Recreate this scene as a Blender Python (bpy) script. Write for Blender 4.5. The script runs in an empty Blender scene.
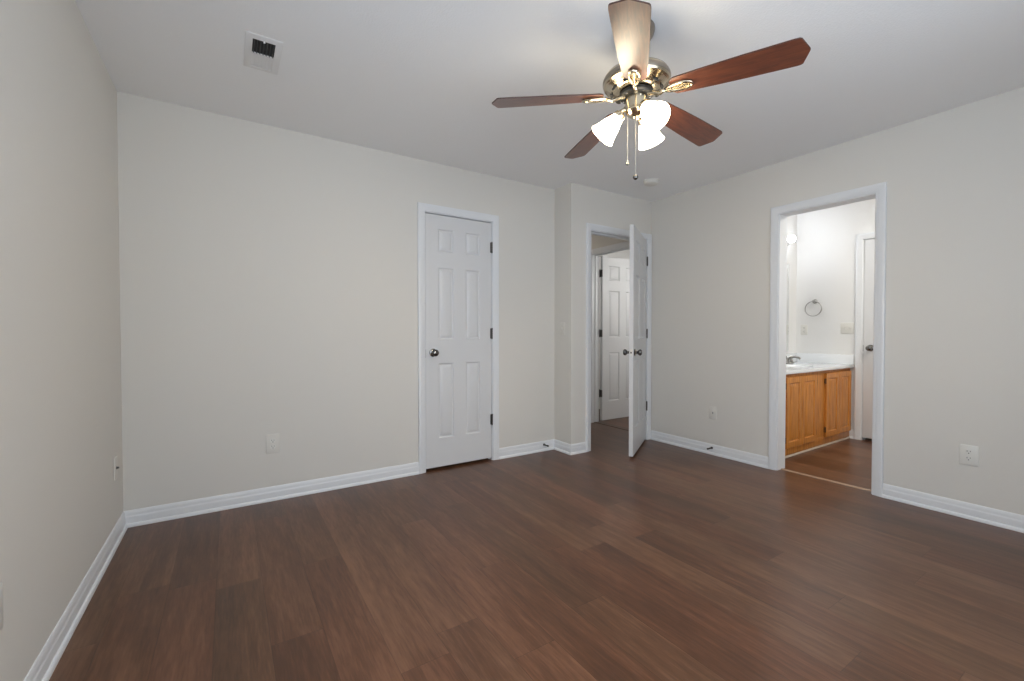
import bpy, bmesh, math, random
from mathutils import Vector, Matrix

random.seed(7)
C = bpy.context.scene.collection
SC = bpy.context.scene
PI = math.pi

# ---------------------------------------------------------------- room numbers (metres)
H = 2.44                       # ceiling height
XL, XR = -0.507, 3.662         # left and right wall faces
YF, YB, YJ = -0.46, 3.253, 3.016   # front wall (behind the camera), back wall, wall with the hall door
XJ = 2.584                     # side of the step between back wall and hall-door wall
T = 0.12                       # wall thickness
XH = 3.71                      # far side wall of the hall
XB, YV = 5.43, 2.43            # bathroom: end wall and mirror wall

# ---------------------------------------------------------------- camera
F_PX, YAW, PITCH, ROLL, CAM_H = 437.99, 0.574657, -0.016886, -0.000547, 1.0954
cam = bpy.data.cameras.new('camera')
cam.sensor_fit = 'HORIZONTAL'
cam.sensor_width = 36.0
cam.lens = 36.0 * F_PX / 1024.0
cam.clip_start = 0.02
cam_o = bpy.data.objects.new('camera', cam)
C.objects.link(cam_o)
fw = Vector((math.sin(YAW) * math.cos(PITCH), math.cos(YAW) * math.cos(PITCH), math.sin(PITCH)))
rt = Vector((math.cos(YAW), -math.sin(YAW), 0))
up = rt.cross(fw)
rt2 = rt * math.cos(ROLL) + up * math.sin(ROLL)
up2 = up * math.cos(ROLL) - rt * math.sin(ROLL)
cam_o.matrix_world = Matrix(((rt2.x, up2.x, -fw.x, 0), (rt2.y, up2.y, -fw.y, 0), (rt2.z, up2.z, -fw.z, CAM_H), (0, 0, 0, 1)))
SC.camera = cam_o

# ---------------------------------------------------------------- exposure, world, daylight
SC.view_settings.view_transform = 'Standard'
SC.view_settings.look = 'None'
SC.view_settings.gamma = 1.0
SC.view_settings.use_curve_mapping = False
SC.view_settings.exposure = 0.12
SC.cycles.max_bounces = 10
SC.cycles.diffuse_bounces = 7
SC.cycles.glossy_bounces = 4
SC.cycles.transparent_max_bounces = 8
SC.cycles.sample_clamp_indirect = 6.0
SC.cycles.caustics_reflective = False
SC.cycles.caustics_refractive = False
SC.cycles.use_denoising = True

W = bpy.data.worlds.new('world')
SC.world = W
W.use_nodes = True
W.node_tree.nodes['Background'].inputs[0].default_value = (0.80, 0.90, 1.0, 1)
W.node_tree.nodes['Background'].inputs[1].default_value = 0.5


def area(name, loc, target, sx, sy, power, col=(1, 1, 1)):
    l = bpy.data.lights.new(name, 'AREA')
    l.shape = 'RECTANGLE'
    l.size, l.size_y = sx, sy
    l.energy = power
    l.color = col
    o = bpy.data.objects.new(name, l)
    C.objects.link(o)
    o.location = loc
    o.rotation_euler = (Vector(target) - Vector(loc)).to_track_quat('-Z', 'Y').to_euler()
    return o


def point(name, loc, power, col=(1, 1, 1), r=0.06):
    l = bpy.data.lights.new(name, 'POINT')
    l.energy = power
    l.color = col
    l.shadow_soft_size = r
    o = bpy.data.objects.new(name, l)
    C.objects.link(o)
    o.location = loc
    return o


WIN = (-0.05, 2.10, 0.75, 2.15)       # unseen window added in the front wall for daylight: x0, x1, z0, z1
WIN2 = (-0.32, 0.72, 0.75, 2.15)      # and a second one added in the left wall, also behind the camera: y0, y1, z0, z1
DAY = 44.0
DAY2 = 28.0
FAN_EMIT = 17.0
area('daylight', ((WIN[0] + WIN[1]) / 2, YF - T - 0.01, (WIN[2] + WIN[3]) / 2), ((WIN[0] + WIN[1]) / 2, 3, 1.65),
     WIN[1] - WIN[0] - 0.1, WIN[3] - WIN[2] - 0.1, DAY, (0.80, 0.90, 1.02))
area('daylight_side', (XL - T - 0.01, (WIN2[0] + WIN2[1]) / 2, (WIN2[2] + WIN2[3]) / 2), (3, (WIN2[0] + WIN2[1]) / 2 + 0.5, 1.65),
     WIN2[1] - WIN2[0] - 0.1, WIN2[3] - WIN2[2] - 0.1, DAY2, (0.80, 0.90, 1.02))
point('hall_fill_light', (3.1, 4.6, 2.25), 3.4, (1.0, 0.92, 0.84), 0.1)  # unseen light added to lift the dim hall, no fixture built
point('linen_room_fill_light', (4.75, 2.75, 1.75), 15.0, (1.0, 0.99, 0.96), 0.15)  # added light, out of view, brightens the open door beyond the hall
area('bathroom_fill_light', (4.60, 0.85, 2.42), (4.60, 1.05, 0), 0.5, 0.5, 20.0, (1.0, 0.96, 0.87))  # added overhead light, unseen, brightens the cabinet front and end wall


# ---------------------------------------------------------------- materials
def new_mat(name):
    m = bpy.data.materials.new(name)
    m.use_nodes = True
    nt = m.node_tree
    return m, nt, nt.nodes['Principled BSDF']


def add(nt, kind, **kw):
    n = nt.nodes.new(kind)
    for k, v in kw.items():
        if k.startswith('in_'):
            n.inputs[int(k[3:])].default_value = v
        else:
            setattr(n, k, v)
    return n


def simple(name, col, rough=0.5, metal=0.0, spec=0.5, bump=0.0, bscale=200.0, coat=0.0):
    m, nt, b = new_mat(name)
    b.inputs['Base Color'].default_value = (*col, 1)
    b.inputs['Roughness'].default_value = rough
    b.inputs['Metallic'].default_value = metal
    b.inputs['Specular IOR Level'].default_value = spec
    if coat:
        b.inputs['Coat Weight'].default_value = coat
        b.inputs['Coat Roughness'].default_value = 0.08
    if bump:
        tc = add(nt, 'ShaderNodeTexCoord')
        n = add(nt, 'ShaderNodeTexNoise')
        n.inputs['Scale'].default_value = bscale
        n.inputs['Detail'].default_value = 3
        bp = add(nt, 'ShaderNodeBump')
        bp.inputs['Strength'].default_value = bump
        bp.inputs['Distance'].default_value = 0.002
        nt.links.new(tc.outputs['Object'], n.inputs['Vector'])
        nt.links.new(n.outputs['Fac'], bp.inputs['Height'])
        nt.links.new(bp.outputs['Normal'], b.inputs['Normal'])
    return m


def emitter(name, col, strength, base=(0.9, 0.9, 0.88), rough=0.3):
    m, nt, b = new_mat(name)
    b.inputs['Base Color'].default_value = (*base, 1)
    b.inputs['Roughness'].default_value = rough
    b.inputs['Emission Color'].default_value = (*col, 1)
    b.inputs['Emission Strength'].default_value = strength
    return m


def math_n(nt, op, a, b=None):
    n = nt.nodes.new('ShaderNodeMath')
    n.operation = op
    for i, v in enumerate((a, b)):
        if v is None:
            continue
        if isinstance(v, (int, float)):
            n.inputs[i].default_value = v
        else:
            nt.links.new(v, n.inputs[i])
    return n.outputs[0]


def plank_floor(name):
    m, nt, b = new_mat(name)
    L = nt.links
    tc = add(nt, 'ShaderNodeTexCoord')
    sp = add(nt, 'ShaderNodeSeparateXYZ')
    L.new(tc.outputs['Object'], sp.inputs[0])
    PW, PL = 0.170, 1.22
    u = math_n(nt, 'DIVIDE', math_n(nt, 'SUBTRACT', sp.outputs['X'], 0.116), PW)
    row = math_n(nt, 'FLOOR', u)
    fu = math_n(nt, 'FRACT', u)
    wn = add(nt, 'ShaderNodeTexWhiteNoise', noise_dimensions='1D')
    L.new(row, wn.inputs['W'])
    v = math_n(nt, 'ADD', math_n(nt, 'DIVIDE', sp.outputs['Y'], PL), wn.outputs['Value'])
    col_ = math_n(nt, 'FLOOR', v)
    fv = math_n(nt, 'FRACT', v)
    cid = add(nt, 'ShaderNodeCombineXYZ')
    L.new(row, cid.inputs[0])
    L.new(col_, cid.inputs[1])
    pid = add(nt, 'ShaderNodeTexWhiteNoise', noise_dimensions='2D')
    L.new(cid.outputs[0], pid.inputs['Vector'])
    # grain coordinates, shifted plank by plank
    g = add(nt, 'ShaderNodeCombineXYZ')
    L.new(math_n(nt, 'ADD', sp.outputs['X'], math_n(nt, 'MULTIPLY', pid.outputs['Value'], 37.0)), g.inputs[0])
    L.new(math_n(nt, 'ADD', math_n(nt, 'MULTIPLY', sp.outputs['Y'], 0.085), math_n(nt, 'MULTIPLY', pid.outputs['Value'], 11.0)), g.inputs[1])
    n1 = add(nt, 'ShaderNodeTexNoise')
    n1.inputs['Scale'].default_value = 42.0
    n1.inputs['Detail'].default_value = 6.0
    n1.inputs['Roughness'].default_value = 0.62
    n1.inputs['Distortion'].default_value = 0.10
    L.new(g.outputs[0], n1.inputs['Vector'])
    n2 = add(nt, 'ShaderNodeTexNoise')
    n2.inputs['Scale'].default_value = 7.0
    n2.inputs['Detail'].default_value = 4.0
    n2.inputs['Distortion'].default_value = 0.5
    L.new(g.outputs[0], n2.inputs['Vector'])
    n3 = add(nt, 'ShaderNodeTexNoise')
    n3.inputs['Scale'].default_value = 150.0
    n3.inputs['Detail'].default_value = 3.0
    L.new(g.outputs[0], n3.inputs['Vector'])
    mixv = math_n(nt, 'ADD', math_n(nt, 'MULTIPLY', n1.outputs['Fac'], 0.38), math_n(nt, 'MULTIPLY', n2.outputs['Fac'], 0.34))
    mixv = math_n(nt, 'ADD', mixv, math_n(nt, 'MULTIPLY', n3.outputs['Fac'], 0.20))
    mixv = math_n(nt, 'ADD', mixv, math_n(nt, 'MULTIPLY', math_n(nt, 'SUBTRACT', pid.outputs['Value'], 0.5), 0.11))
    rp = add(nt, 'ShaderNodeValToRGB')
    cr = rp.color_ramp
    cr.elements[0].position = 0.34
    cr.elements[0].color = (0.062, 0.0265, 0.0128, 1)
    cr.elements[1].position = 0.60
    cr.elements[1].color = (0.176, 0.0855, 0.0465, 1)
    e = cr.elements.new(0.455)
    e.color = (0.102, 0.0440, 0.0215, 1)
    L.new(mixv, rp.inputs['Fac'])
    # plank hue drift between reddish and grey brown
    hs = add(nt, 'ShaderNodeMix', data_type='RGBA', blend_type='MULTIPLY')
    hs.inputs['Factor'].default_value = 1.0
    tint = add(nt, 'ShaderNodeValToRGB')
    tint.color_ramp.elements[0].color = (1.06, 0.97, 0.94, 1)
    tint.color_ramp.elements[1].color = (0.97, 1.04, 1.04, 1)
    cs = add(nt, 'ShaderNodeSeparateColor')
    L.new(pid.outputs['Color'], cs.inputs[0])
    L.new(cs.outputs['Green'], tint.inputs['Fac'])
    L.new(rp.outputs['Color'], hs.inputs['A'])
    L.new(tint.outputs['Color'], hs.inputs['B'])
    # dark mineral streaks, sparse and drawn out along the grain
    n4 = add(nt, 'ShaderNodeTexNoise')
    n4.inputs['Scale'].default_value = 24.0
    n4.inputs['Detail'].default_value = 5.0
    n4.inputs['Distortion'].default_value = 0.6
    L.new(g.outputs[0], n4.inputs['Vector'])
    mk = add(nt, 'ShaderNodeMapRange')
    mk.inputs['From Min'].default_value = 0.60
    mk.inputs['From Max'].default_value = 0.76
    mk.inputs['To Max'].default_value = 0.62
    L.new(n4.outputs['Fac'], mk.inputs['Value'])
    ms = add(nt, 'ShaderNodeMix', data_type='RGBA', blend_type='MULTIPLY')
    L.new(mk.outputs['Result'], ms.inputs['Factor'])
    L.new(hs.outputs['Result'], ms.inputs['A'])
    ms.inputs['B'].default_value = (0.50, 0.46, 0.44, 1)
    hs = ms
    # seams
    eu = math_n(nt, 'MULTIPLY', math_n(nt, 'SUBTRACT', 0.5, math_n(nt, 'ABSOLUTE', math_n(nt, 'SUBTRACT', fu, 0.5))), PW)
    ev = math_n(nt, 'MULTIPLY', math_n(nt, 'SUBTRACT', 0.5, math_n(nt, 'ABSOLUTE', math_n(nt, 'SUBTRACT', fv, 0.5))), PL)
    ed = math_n(nt, 'MINIMUM', eu, ev)
    seam = math_n(nt, 'MINIMUM', math_n(nt, 'DIVIDE', ed, 0.0022), 1.0)
    sm = add(nt, 'ShaderNodeMix', data_type='RGBA')
    L.new(seam, sm.inputs['Factor'])
    dk = add(nt, 'ShaderNodeMix', data_type='RGBA', blend_type='MULTIPLY')
    dk.inputs['Factor'].default_value = 1.0
    dk.inputs['B'].default_value = (0.62, 0.60, 0.58, 1)
    L.new(hs.outputs['Result'], dk.inputs['A'])
    L.new(dk.outputs['Result'], sm.inputs['A'])
    L.new(hs.outputs['Result'], sm.inputs['B'])
    L.new(sm.outputs['Result'], b.inputs['Base Color'])
    rr = add(nt, 'ShaderNodeMapRange')
    rr.inputs['To Min'].default_value = 0.295
    rr.inputs['To Max'].default_value = 0.345
    L.new(n1.outputs['Fac'], rr.inputs['Value'])
    L.new(rr.outputs['Result'], b.inputs['Roughness'])
    b.inputs['Specular IOR Level'].default_value = 0.46
    bp = add(nt, 'ShaderNodeBump')
    bp.inputs['Strength'].default_value = 0.12
    bp.inputs['Distance'].default_value = 0.002
    L.new(math_n(nt, 'ADD', math_n(nt, 'MULTIPLY', n1.outputs['Fac'], 0.5), seam), bp.inputs['Height'])
    L.new(bp.outputs['Normal'], b.inputs['Normal'])
    return m


def wood(name, dark, mid, light, scale=(1.0, 14.0, 14.0), rough=0.35, nscale=6.0, coat=0.0):
    """streaky wood with the grain along local X"""
    m, nt, b = new_mat(name)
    L = nt.links
    tc = add(nt, 'ShaderNodeTexCoord')
    mp = add(nt, 'ShaderNodeMapping')
    mp.inputs['Scale'].default_value = scale
    L.new(tc.outputs['Object'], mp.inputs['Vector'])
    n = add(nt, 'ShaderNodeTexNoise')
    n.inputs['Scale'].default_value = nscale
    n.inputs['Detail'].default_value = 5
    n.inputs['Roughness'].default_value = 0.6
    n.inputs['Distortion'].default_value = 0.8
    L.new(mp.outputs[0], n.inputs['Vector'])
    rp = add(nt, 'ShaderNodeValToRGB')
    cr = rp.color_ramp
    cr.elements[0].position = 0.32
    cr.elements[0].color = (*dark, 1)
    cr.elements[1].position = 0.68
    cr.elements[1].color = (*light, 1)
    e = cr.elements.new(0.5)
    e.color = (*mid, 1)
    L.new(n.outputs['Fac'], rp.inputs['Fac'])
    L.new(rp.outputs['Color'], b.inputs['Base Color'])
    b.inputs['Roughness'].default_value = rough
    if coat:
        b.inputs['Coat Weight'].default_value = coat
        b.inputs['Coat Roughness'].default_value = 0.36
    return m


M = dict(
    wall=simple('wall_paint', (0.675, 0.655, 0.615), 0.72, bump=0.12, bscale=260),
    ceiling=simple('ceiling_paint', (0.89, 0.895, 0.90), 0.9, spec=0.2, bump=0.7, bscale=120),
    bath_wall=simple('bathroom_paint', (0.77, 0.765, 0.755), 0.6, bump=0.10, bscale=260),
    trim=simple('white_trim_paint', (0.735, 0.75, 0.77), 0.36),
    door=simple('white_door_paint', (0.655, 0.66, 0.67), 0.38, bump=0.06, bscale=60),
    floor=plank_floor('plank_floor'),
    nickel=simple('dark_nickel', (0.17, 0.165, 0.16), 0.25, 1.0),
    hinge=simple('aged_nickel_hinge', (0.11, 0.105, 0.10), 0.42, 0.9),
    satin=simple('brushed_nickel', (0.36, 0.35, 0.33), 0.28, 1.0),
    chrome=simple('chrome', (0.75, 0.75, 0.76), 0.12, 1.0),
    brass=simple('polished_antique_brass', (0.60, 0.52, 0.39), 0.20, 1.0),
    brass_dark=simple('dark_brass', (0.33, 0.29, 0.24), 0.30, 1.0),  # brass with a darker tone of its own
    bronze=simple('dark_bronze', (0.07, 0.035, 0.018), 0.4, 0.6),
    black=simple('black_metal', (0.012, 0.012, 0.012), 0.45),
    blade=wood('cherry_blade', (0.075, 0.020, 0.010), (0.125, 0.033, 0.015), (0.185, 0.055, 0.024), (1.2, 10, 10), 0.42, 7.0, 1.0),
    blade_edge=simple('dark_blade_edge', (0.05, 0.018, 0.012), 0.5),
    oak=wood('honey_oak', (0.38, 0.130, 0.021), (0.53, 0.200, 0.034), (0.64, 0.275, 0.056), (11, 11, 0.9), 0.36, 5.0),
    oak_side=simple('brown_cabinet_board', (0.30, 0.17, 0.08), 0.5),  # darker brown board, not assigned to any mesh
    marble=simple('white_cultured_marble', (0.80, 0.82, 0.84), 0.12),
    plate=simple('white_plastic', (0.72, 0.71, 0.67), 0.32),
    ivory=simple('painted_over_plate', (0.69, 0.67, 0.625), 0.55),
    slot=simple('dark_slot', (0.02, 0.02, 0.02), 0.6),
    vent=simple('white_vent_enamel', (0.80, 0.80, 0.80), 0.6),
    duct=simple('duct_shade', (0.045, 0.045, 0.046), 0.7),
    louvre=simple('shade_toned_louvre', (0.09, 0.09, 0.09), 0.5),  # shade between the near louvres put into their colour
    rubber=simple('dark_rubber', (0.03, 0.028, 0.027), 0.6),
    white_rubber=simple('white_rubber', (0.7, 0.7, 0.68), 0.6),
    shade=emitter('lit_frosted_glass', (1.0, 0.86, 0.62), FAN_EMIT),
    bulb=emitter('glowing_bulb', (1.0, 0.79, 0.49), 690.0),
    globe=emitter('glowing_globe', (0.93, 0.98, 1.05), 21.0),
    strip=simple('tan_threshold', (0.33, 0.225, 0.15), 0.3),
    shoe=simple('pale_shoe_moulding', (0.66, 0.56, 0.46), 0.4),
    mirror=simple('mirror_silver', (0.92, 0.93, 0.93), 0.01, 1.0),
    clear=simple('smoked_pull', (0.28, 0.27, 0.25), 0.15, 0.6),
)
gm, gnt, gb = new_mat('window_glass')
tr = gnt.nodes.new('ShaderNodeBsdfTransparent')
gl = gnt.nodes.new('ShaderNodeBsdfGlossy')
gl.inputs['Roughness'].default_value = 0.02
mx = gnt.nodes.new('ShaderNodeMixShader')
mx.inputs[0].default_value = 0.06
gnt.links.new(tr.outputs[0], mx.inputs[1])
gnt.links.new(gl.outputs[0], mx.inputs[2])
gnt.links.new(mx.outputs[0], gnt.nodes['Material Output'].inputs['Surface'])
M['glass'] = gm


# ---------------------------------------------------------------- mesh helpers
class MB:
    """collects geometry for ONE mesh object"""

    def __init__(self):
        self.v = []
        self.f = []
        self.m = []

    def raw(self, vs, fs, mi=0, mat=None):
        o = len(self.v)
        self.v += [tuple((mat @ Vector(p)) if mat else p) for p in vs]
        self.f += [tuple(i + o for i in f) for f in fs]
        self.m += [mi] * len(fs)
        return self

    def box(self, a, b, mi=0, mat=None, bevel=0.0, seg=2):
        x0, y0, z0 = [min(p, q) for p, q in zip(a, b)]
        x1, y1, z1 = [max(p, q) for p, q in zip(a, b)]
        vs = [(x0, y0, z0), (x1, y0, z0), (x1, y1, z0), (x0, y1, z0), (x0, y0, z1), (x1, y0, z1), (x1, y1, z1), (x0, y1, z1)]
        fs = [(0, 3, 2, 1), (4, 5, 6, 7), (0, 1, 5, 4), (1, 2, 6, 5), (2, 3, 7, 6), (3, 0, 4, 7)]
        if bevel:
            bm = bmesh.new()
            bv = [bm.verts.new(p) for p in vs]
            for f in fs:
                bm.faces.new([bv[i] for i in f])
            bmesh.ops.bevel(bm, geom=list(bm.edges), offset=bevel, segments=seg, affect='EDGES', profile=0.5)
            bm.verts.index_update()
            vs = [tuple(p.co) for p in bm.verts]
            fs = [tuple(p.index for p in f.verts) for f in bm.faces]
            bm.free()
        return self.raw(vs, fs, mi, mat)

    def lathe(self, prof, n=32, mi=0, mat=None, cap=True):
        """prof: (radius, height) pairs turned about local Z"""
        vs, fs = [], []
        for r, z in prof:
            for k in range(n):
                a = 2 * PI * k / n
                vs.append((r * math.cos(a), r * math.sin(a), z))
        for i in range(len(prof) - 1):
            for k in range(n):
                k2 = (k + 1) % n
                fs.append((i * n + k, i * n + k2, (i + 1) * n + k2, (i + 1) * n + k))
        if cap:
            fs.append(tuple(reversed(range(n))))
            fs.append(tuple(range((len(prof) - 1) * n, len(prof) * n)))
        return self.raw(vs, fs, mi, mat)

    def tube(self, pts, r, n=10, mi=0, mat=None, closed=False):
        pts = [Vector(p) for p in pts]
        rs = r if isinstance(r, (list, tuple)) else [r] * len(pts)
        vs, fs = [], []
        N = len(pts)
        ref = None
        for i, p in enumerate(pts):
            if closed:
                t = pts[(i + 1) % N] - pts[i - 1]
            else:
                t = pts[min(i + 1, N - 1)] - pts[max(i - 1, 0)]
            t.normalize()
            if ref is None:
                ref = Vector((0, 0, 1)) if abs(t.z) < 0.9 else Vector((1, 0, 0))
            a = (ref - t * ref.dot(t)).normalized()
            ref = a
            b = t.cross(a)
            for k in range(n):
                g = 2 * PI * k / n
                vs.append(tuple(p + (a * math.cos(g) + b * math.sin(g)) * rs[i]))
        for i in range(N if closed else N - 1):
            j = (i + 1) % N
            for k in range(n):
                k2 = (k + 1) % n
                fs.append((i * n + k, i * n + k2, j * n + k2, j * n + k))
        if not closed:
            fs.append(tuple(reversed(range(n))))
            fs.append(tuple(range((N - 1) * n, N * n)))
        return self.raw(vs, fs, mi, mat)

    def sphere(self, c, r, mi=0, n=20, m=12, sz=1.0, mat=None):
        prof = []
        for i in range(m + 1):
            a = -PI / 2 + PI * i / m
            prof.append((max(r * math.cos(a), 1e-5), r * math.sin(a) * sz))
        T_ = Matrix.Translation(Vector(c))
        return self.lathe(prof, n, mi, (mat @ T_) if mat else T_)

    def prism(self, outline, z0, z1, mi=0, mat=None):
        n = len(outline)
        vs = [(x, y, z0) for x, y in outline] + [(x, y, z1) for x, y in outline]
        fs = [tuple(reversed(range(n))), tuple(range(n, 2 * n))]
        fs += [(k, (k + 1) % n, n + (k + 1) % n, n + k) for k in range(n)]
        return self.raw(vs, fs, mi, mat)

    def build(self, name, mats, parent=None, smooth=35.0, loc=None):
        if not isinstance(mats, (list, tuple)):
            mats = [mats]
        me = bpy.data.meshes.new(name)
        me.from_pydata(self.v, [], self.f)
        for mt in mats:
            me.materials.append(mt)
        for p, mi in zip(me.polygons, self.m):
            p.material_index = mi
        bm = bmesh.new()
        bm.from_mesh(me)
        bmesh.ops.recalc_face_normals(bm, faces=bm.faces)
        bm.to_mesh(me)
        bm.free()
        if smooth:
            me.polygons.foreach_set('use_smooth', [True] * len(me.polygons))
            me.set_sharp_from_angle(angle=math.radians(smooth))
        me.update()
        o = bpy.data.objects.new(name, me)
        C.objects.link(o)
        if loc is not None:
            o.location = loc
        if parent is not None:
            o.parent = parent
        return o


def tag(o, label, cat, group=None):
    o['label'] = label
    o['category'] = cat
    if group:
        o['group'] = group
    return o


def thing(name, label, cat, loc=(0, 0, 0), rot=(0, 0, 0), group=None):
    o = bpy.data.objects.new(name, None)
    o.empty_display_size = 0.1
    C.objects.link(o)
    o.location = loc
    o.rotation_euler = rot
    return tag(o, label, cat, group)


def struct(o):
    o['kind'] = 'structure'
    return o


def frame_matrix(origin, u, n):
    """local x along the wall, local y out of the wall (towards the viewer), z up"""
    u, n = Vector(u), Vector(n)
    z = Vector((0, 0, 1))
    return Matrix(((u.x, n.x, z.x, origin[0]), (u.y, n.y, z.y, origin[1]), (u.z, n.z, z.z, origin[2]), (0, 0, 0, 1)))


# ================================================================ THE SETTING
mb = MB()
mb.box((-0.63, -0.58, -0.10), (6.2, 5.4, 0.0))
struct(mb.build('floor', M['floor'], smooth=0))
mb = MB()
mb.box((-0.63, -0.58, H), (6.2, 5.4, H + 0.12))
struct(mb.build('ceiling', M['ceiling'], smooth=0))


def wall_x(name, x0, x1, y0, y1, openings, mat='wall'):
    """a wall running along x, its openings (x0, x1, z0, z1)"""
    m = MB()
    xs = x0
    for a, b, c, d in openings:
        m.box((xs, y0, 0), (a, y1, H))
        if c > 0:
            m.box((a, y0, 0), (b, y1, c))
        m.box((a, y0, d), (b, y1, H))
        xs = b
    m.box((xs, y0, 0), (x1, y1, H))
    return struct(m.build(name, M[mat], smooth=0))


def wall_y(name, x0, x1, y0, y1, openings, mat='wall'):
    m = MB()
    ys = y0
    for a, b, c, d in openings:
        m.box((x0, ys, 0), (x1, a, H))
        if c > 0:
            m.box((x0, a, 0), (x1, b, c))
        m.box((x0, a, d), (x1, b, H))
        ys = b
    m.box((x0, ys, 0), (x1, y1, H))
    return struct(m.build(name, M[mat], smooth=0))


JT = 0.018                                   # jamb lining thickness
CL = (1.298, 1.900, 2.042)                   # closet clear opening x0, x1, head
HD = (2.826, 3.588, 2.042)                   # hall door clear opening
BD = (1.158, 1.765, 2.030)                   # bathroom clear opening y0, y1, head
LD = (3.232, 3.942, 2.042)                   # linen room clear opening y0, y1, head (hall side wall)

wall_y('wall_left', XL - T, XL, YF - T, YB + T, [WIN2])
wall_x('wall_back', XL, XJ, YB, YB + T, [(CL[0] - JT, CL[1] + JT, 0, CL[2] + JT)])
wall_y('wall_step', XJ, XJ + T, YJ + T, 5.2, [])
wall_x('wall_hall', XJ, XR, YJ, YJ + T, [(HD[0] - JT, HD[1] + JT, 0, HD[2] + JT)])
# right wall: painted on the bedroom side; the bathroom has its own lining
wall_y('wall_right', XR, XR + T, YF - T, YJ + T, [(BD[0] - JT, BD[1] + JT, 0, BD[2] + JT)])
wall_x('wall_front', XL, XR, YF - T, YF, [(WIN[0], WIN[1], WIN[2], WIN[3])])
# hall and the room beyond it
wall_y('wall_hall_side', XH, XH + T, YJ + T + 0.002, 5.2, [(LD[0] - JT, LD[1] + JT, 0, LD[2] + JT)])
wall_x('wall_hall_end', XJ, XH + T, 5.2, 5.32, [])
wall_y('wall_linen_end', 5.3, 5.42, 2.56, 4.6, [], 'bath_wall')
wall_x('wall_linen_back', XH + T, 5.42, 4.6, 4.72, [], 'bath_wall')
# closet behind the white six panel door
wall_x('wall_closet_back', XL - T, XJ, 3.95, 4.07, [])
wall_y('wall_closet_side', XL - T, XL, YB + T, 3.95, [])
# bathroom shell
wall_x('wall_bath_mirror', XR + T, 6.1, YV, YV + T, [], 'bath_wall')
FD = (1.195, 1.803, 2.042)                   # far bathroom door clear opening
wall_y('wall_bath_end', XB, XB + T, 0.30, YV, [(FD[0] - JT, FD[1] + JT, 0, FD[2] + JT)], 'bath_wall')
wall_x('wall_bath_front', XR + T, XB + T, 0.18, 0.30, [], 'bath_wall')
wall_y('wall_bath_store', 6.0, 6.1, 0.3, YV, [], 'bath_wall')
m = MB()                                      # bathroom-side lining of the bedroom wall
m.box((XR + T, 0.30, 0), (XR + T + 0.012, BD[0] - JT, H))
m.box((XR + T, BD[1] + JT, 0), (XR + T + 0.012, YV, H))
m.box((XR + T, BD[0] - JT, BD[2] + JT), (XR + T + 0.012, BD[1] + JT, H))
struct(m.build('wall_bath_entry', M['bath_wall'], smooth=0))


# ---- swept trim
def sweep(mb, pts, prof, closed=False):
    """extrude a profile (offset from the wall, height) along a floor polyline; the room lies to the RIGHT of the path"""
    P = [Vector((x, y)) for x, y in pts]
    n = len(P)
    nm = []
    for i in range(n - 1):
        d = (P[i + 1] - P[i]).normalized()
        nm.append(Vector((d.y, -d.x)))
    vs, fs = [], []
    k = len(prof)
    for i in range(n):
        if i == 0:
            off = nm[0]
        elif i == n - 1:
            off = nm[-1]
        else:
            s = nm[i - 1] + nm[i]
            off = s / max(0.2, s.dot(nm[i]))
        for o, z in prof:
            q = P[i] + off * o
            vs.append((q.x, q.y, z))
    for i in range(n - 1):
        for j in range(k):
            j2 = (j + 1) % k
            fs.append((i * k + j, i * k + j2, (i + 1) * k + j2, (i + 1) * k + j))
    fs.append(tuple(range(k)))
    fs.append(tuple(reversed(range((n - 1) * k, n * k))))
    mb.raw(vs, fs)


BASE = [(0, 0), (0.0215, 0), (0.0215, 0.005), (0.0205, 0.011), (0.0180, 0.0160), (0.0145, 0.0195), (0.0118, 0.0205), (0.0116, 0.052), (0.0110, 0.057), (0.0092, 0.061),
        (0.0084, 0.064), (0.0082, 0.071), (0.0072, 0.079), (0.0048, 0.087), (0.0028, 0.0905), (0.0, 0.0915)]
CW = 0.063                                    # casing outer edge from the clear opening


def base(name, pts):
    m = MB()
    sweep(m, pts, BASE)
    return struct(m.build(name, M['trim'], smooth=30))


base('baseboard_left', [(XL, YF), (XL, YB), (CL[0] - CW, YB)])
base('baseboard_back', [(CL[1] + CW, YB), (XJ, YB), (XJ, YJ), (HD[0] - CW, YJ)])
base('baseboard_right', [(XR, YJ), (XR, BD[1] + CW)])
base('baseboard_entry', [(XR, BD[0] - CW), (XR, YF)])
base('baseboard_front', [(XR, YF), (XL, YF)])
base('baseboard_bath', [(XB, 1.905), (XB, FD[1] + CW)])
base('baseboard_hall', [(XH, 5.2), (XH, LD[1] + CW)])

CAS = [(0.006, 0.0), (0.006, 0.0095), (0.009, 0.0115), (0.022, 0.0120), (0.027, 0.0150), (0.034, 0.0158), (0.046, 0.0180), (0.057, 0.0185), (0.062, 0.0165),
       (0.063, 0.0135), (0.063, 0.0)]


def casing_geo(m, mat, u0, u1, z1, side=1.0):
    k = len(CAS)
    vs, fs = [], []
    for which in range(4):
        for d, t in CAS:
            u = (u0 - d) if which in (0, 1) else (u1 + d)
            z = 0.0 if which in (0, 3) else z1 + d
            vs.append((u, t * side, z))
    for s in range(3):
        for j in range(k):
            j2 = (j + 1) % k
            fs.append((s * k + j, s * k + j2, (s + 1) * k + j2, (s + 1) * k + j))
    fs.append(tuple(range(k)))
    fs.append(tuple(reversed(range(3 * k, 4 * k))))
    m.raw(vs, fs, 0, mat)


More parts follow.
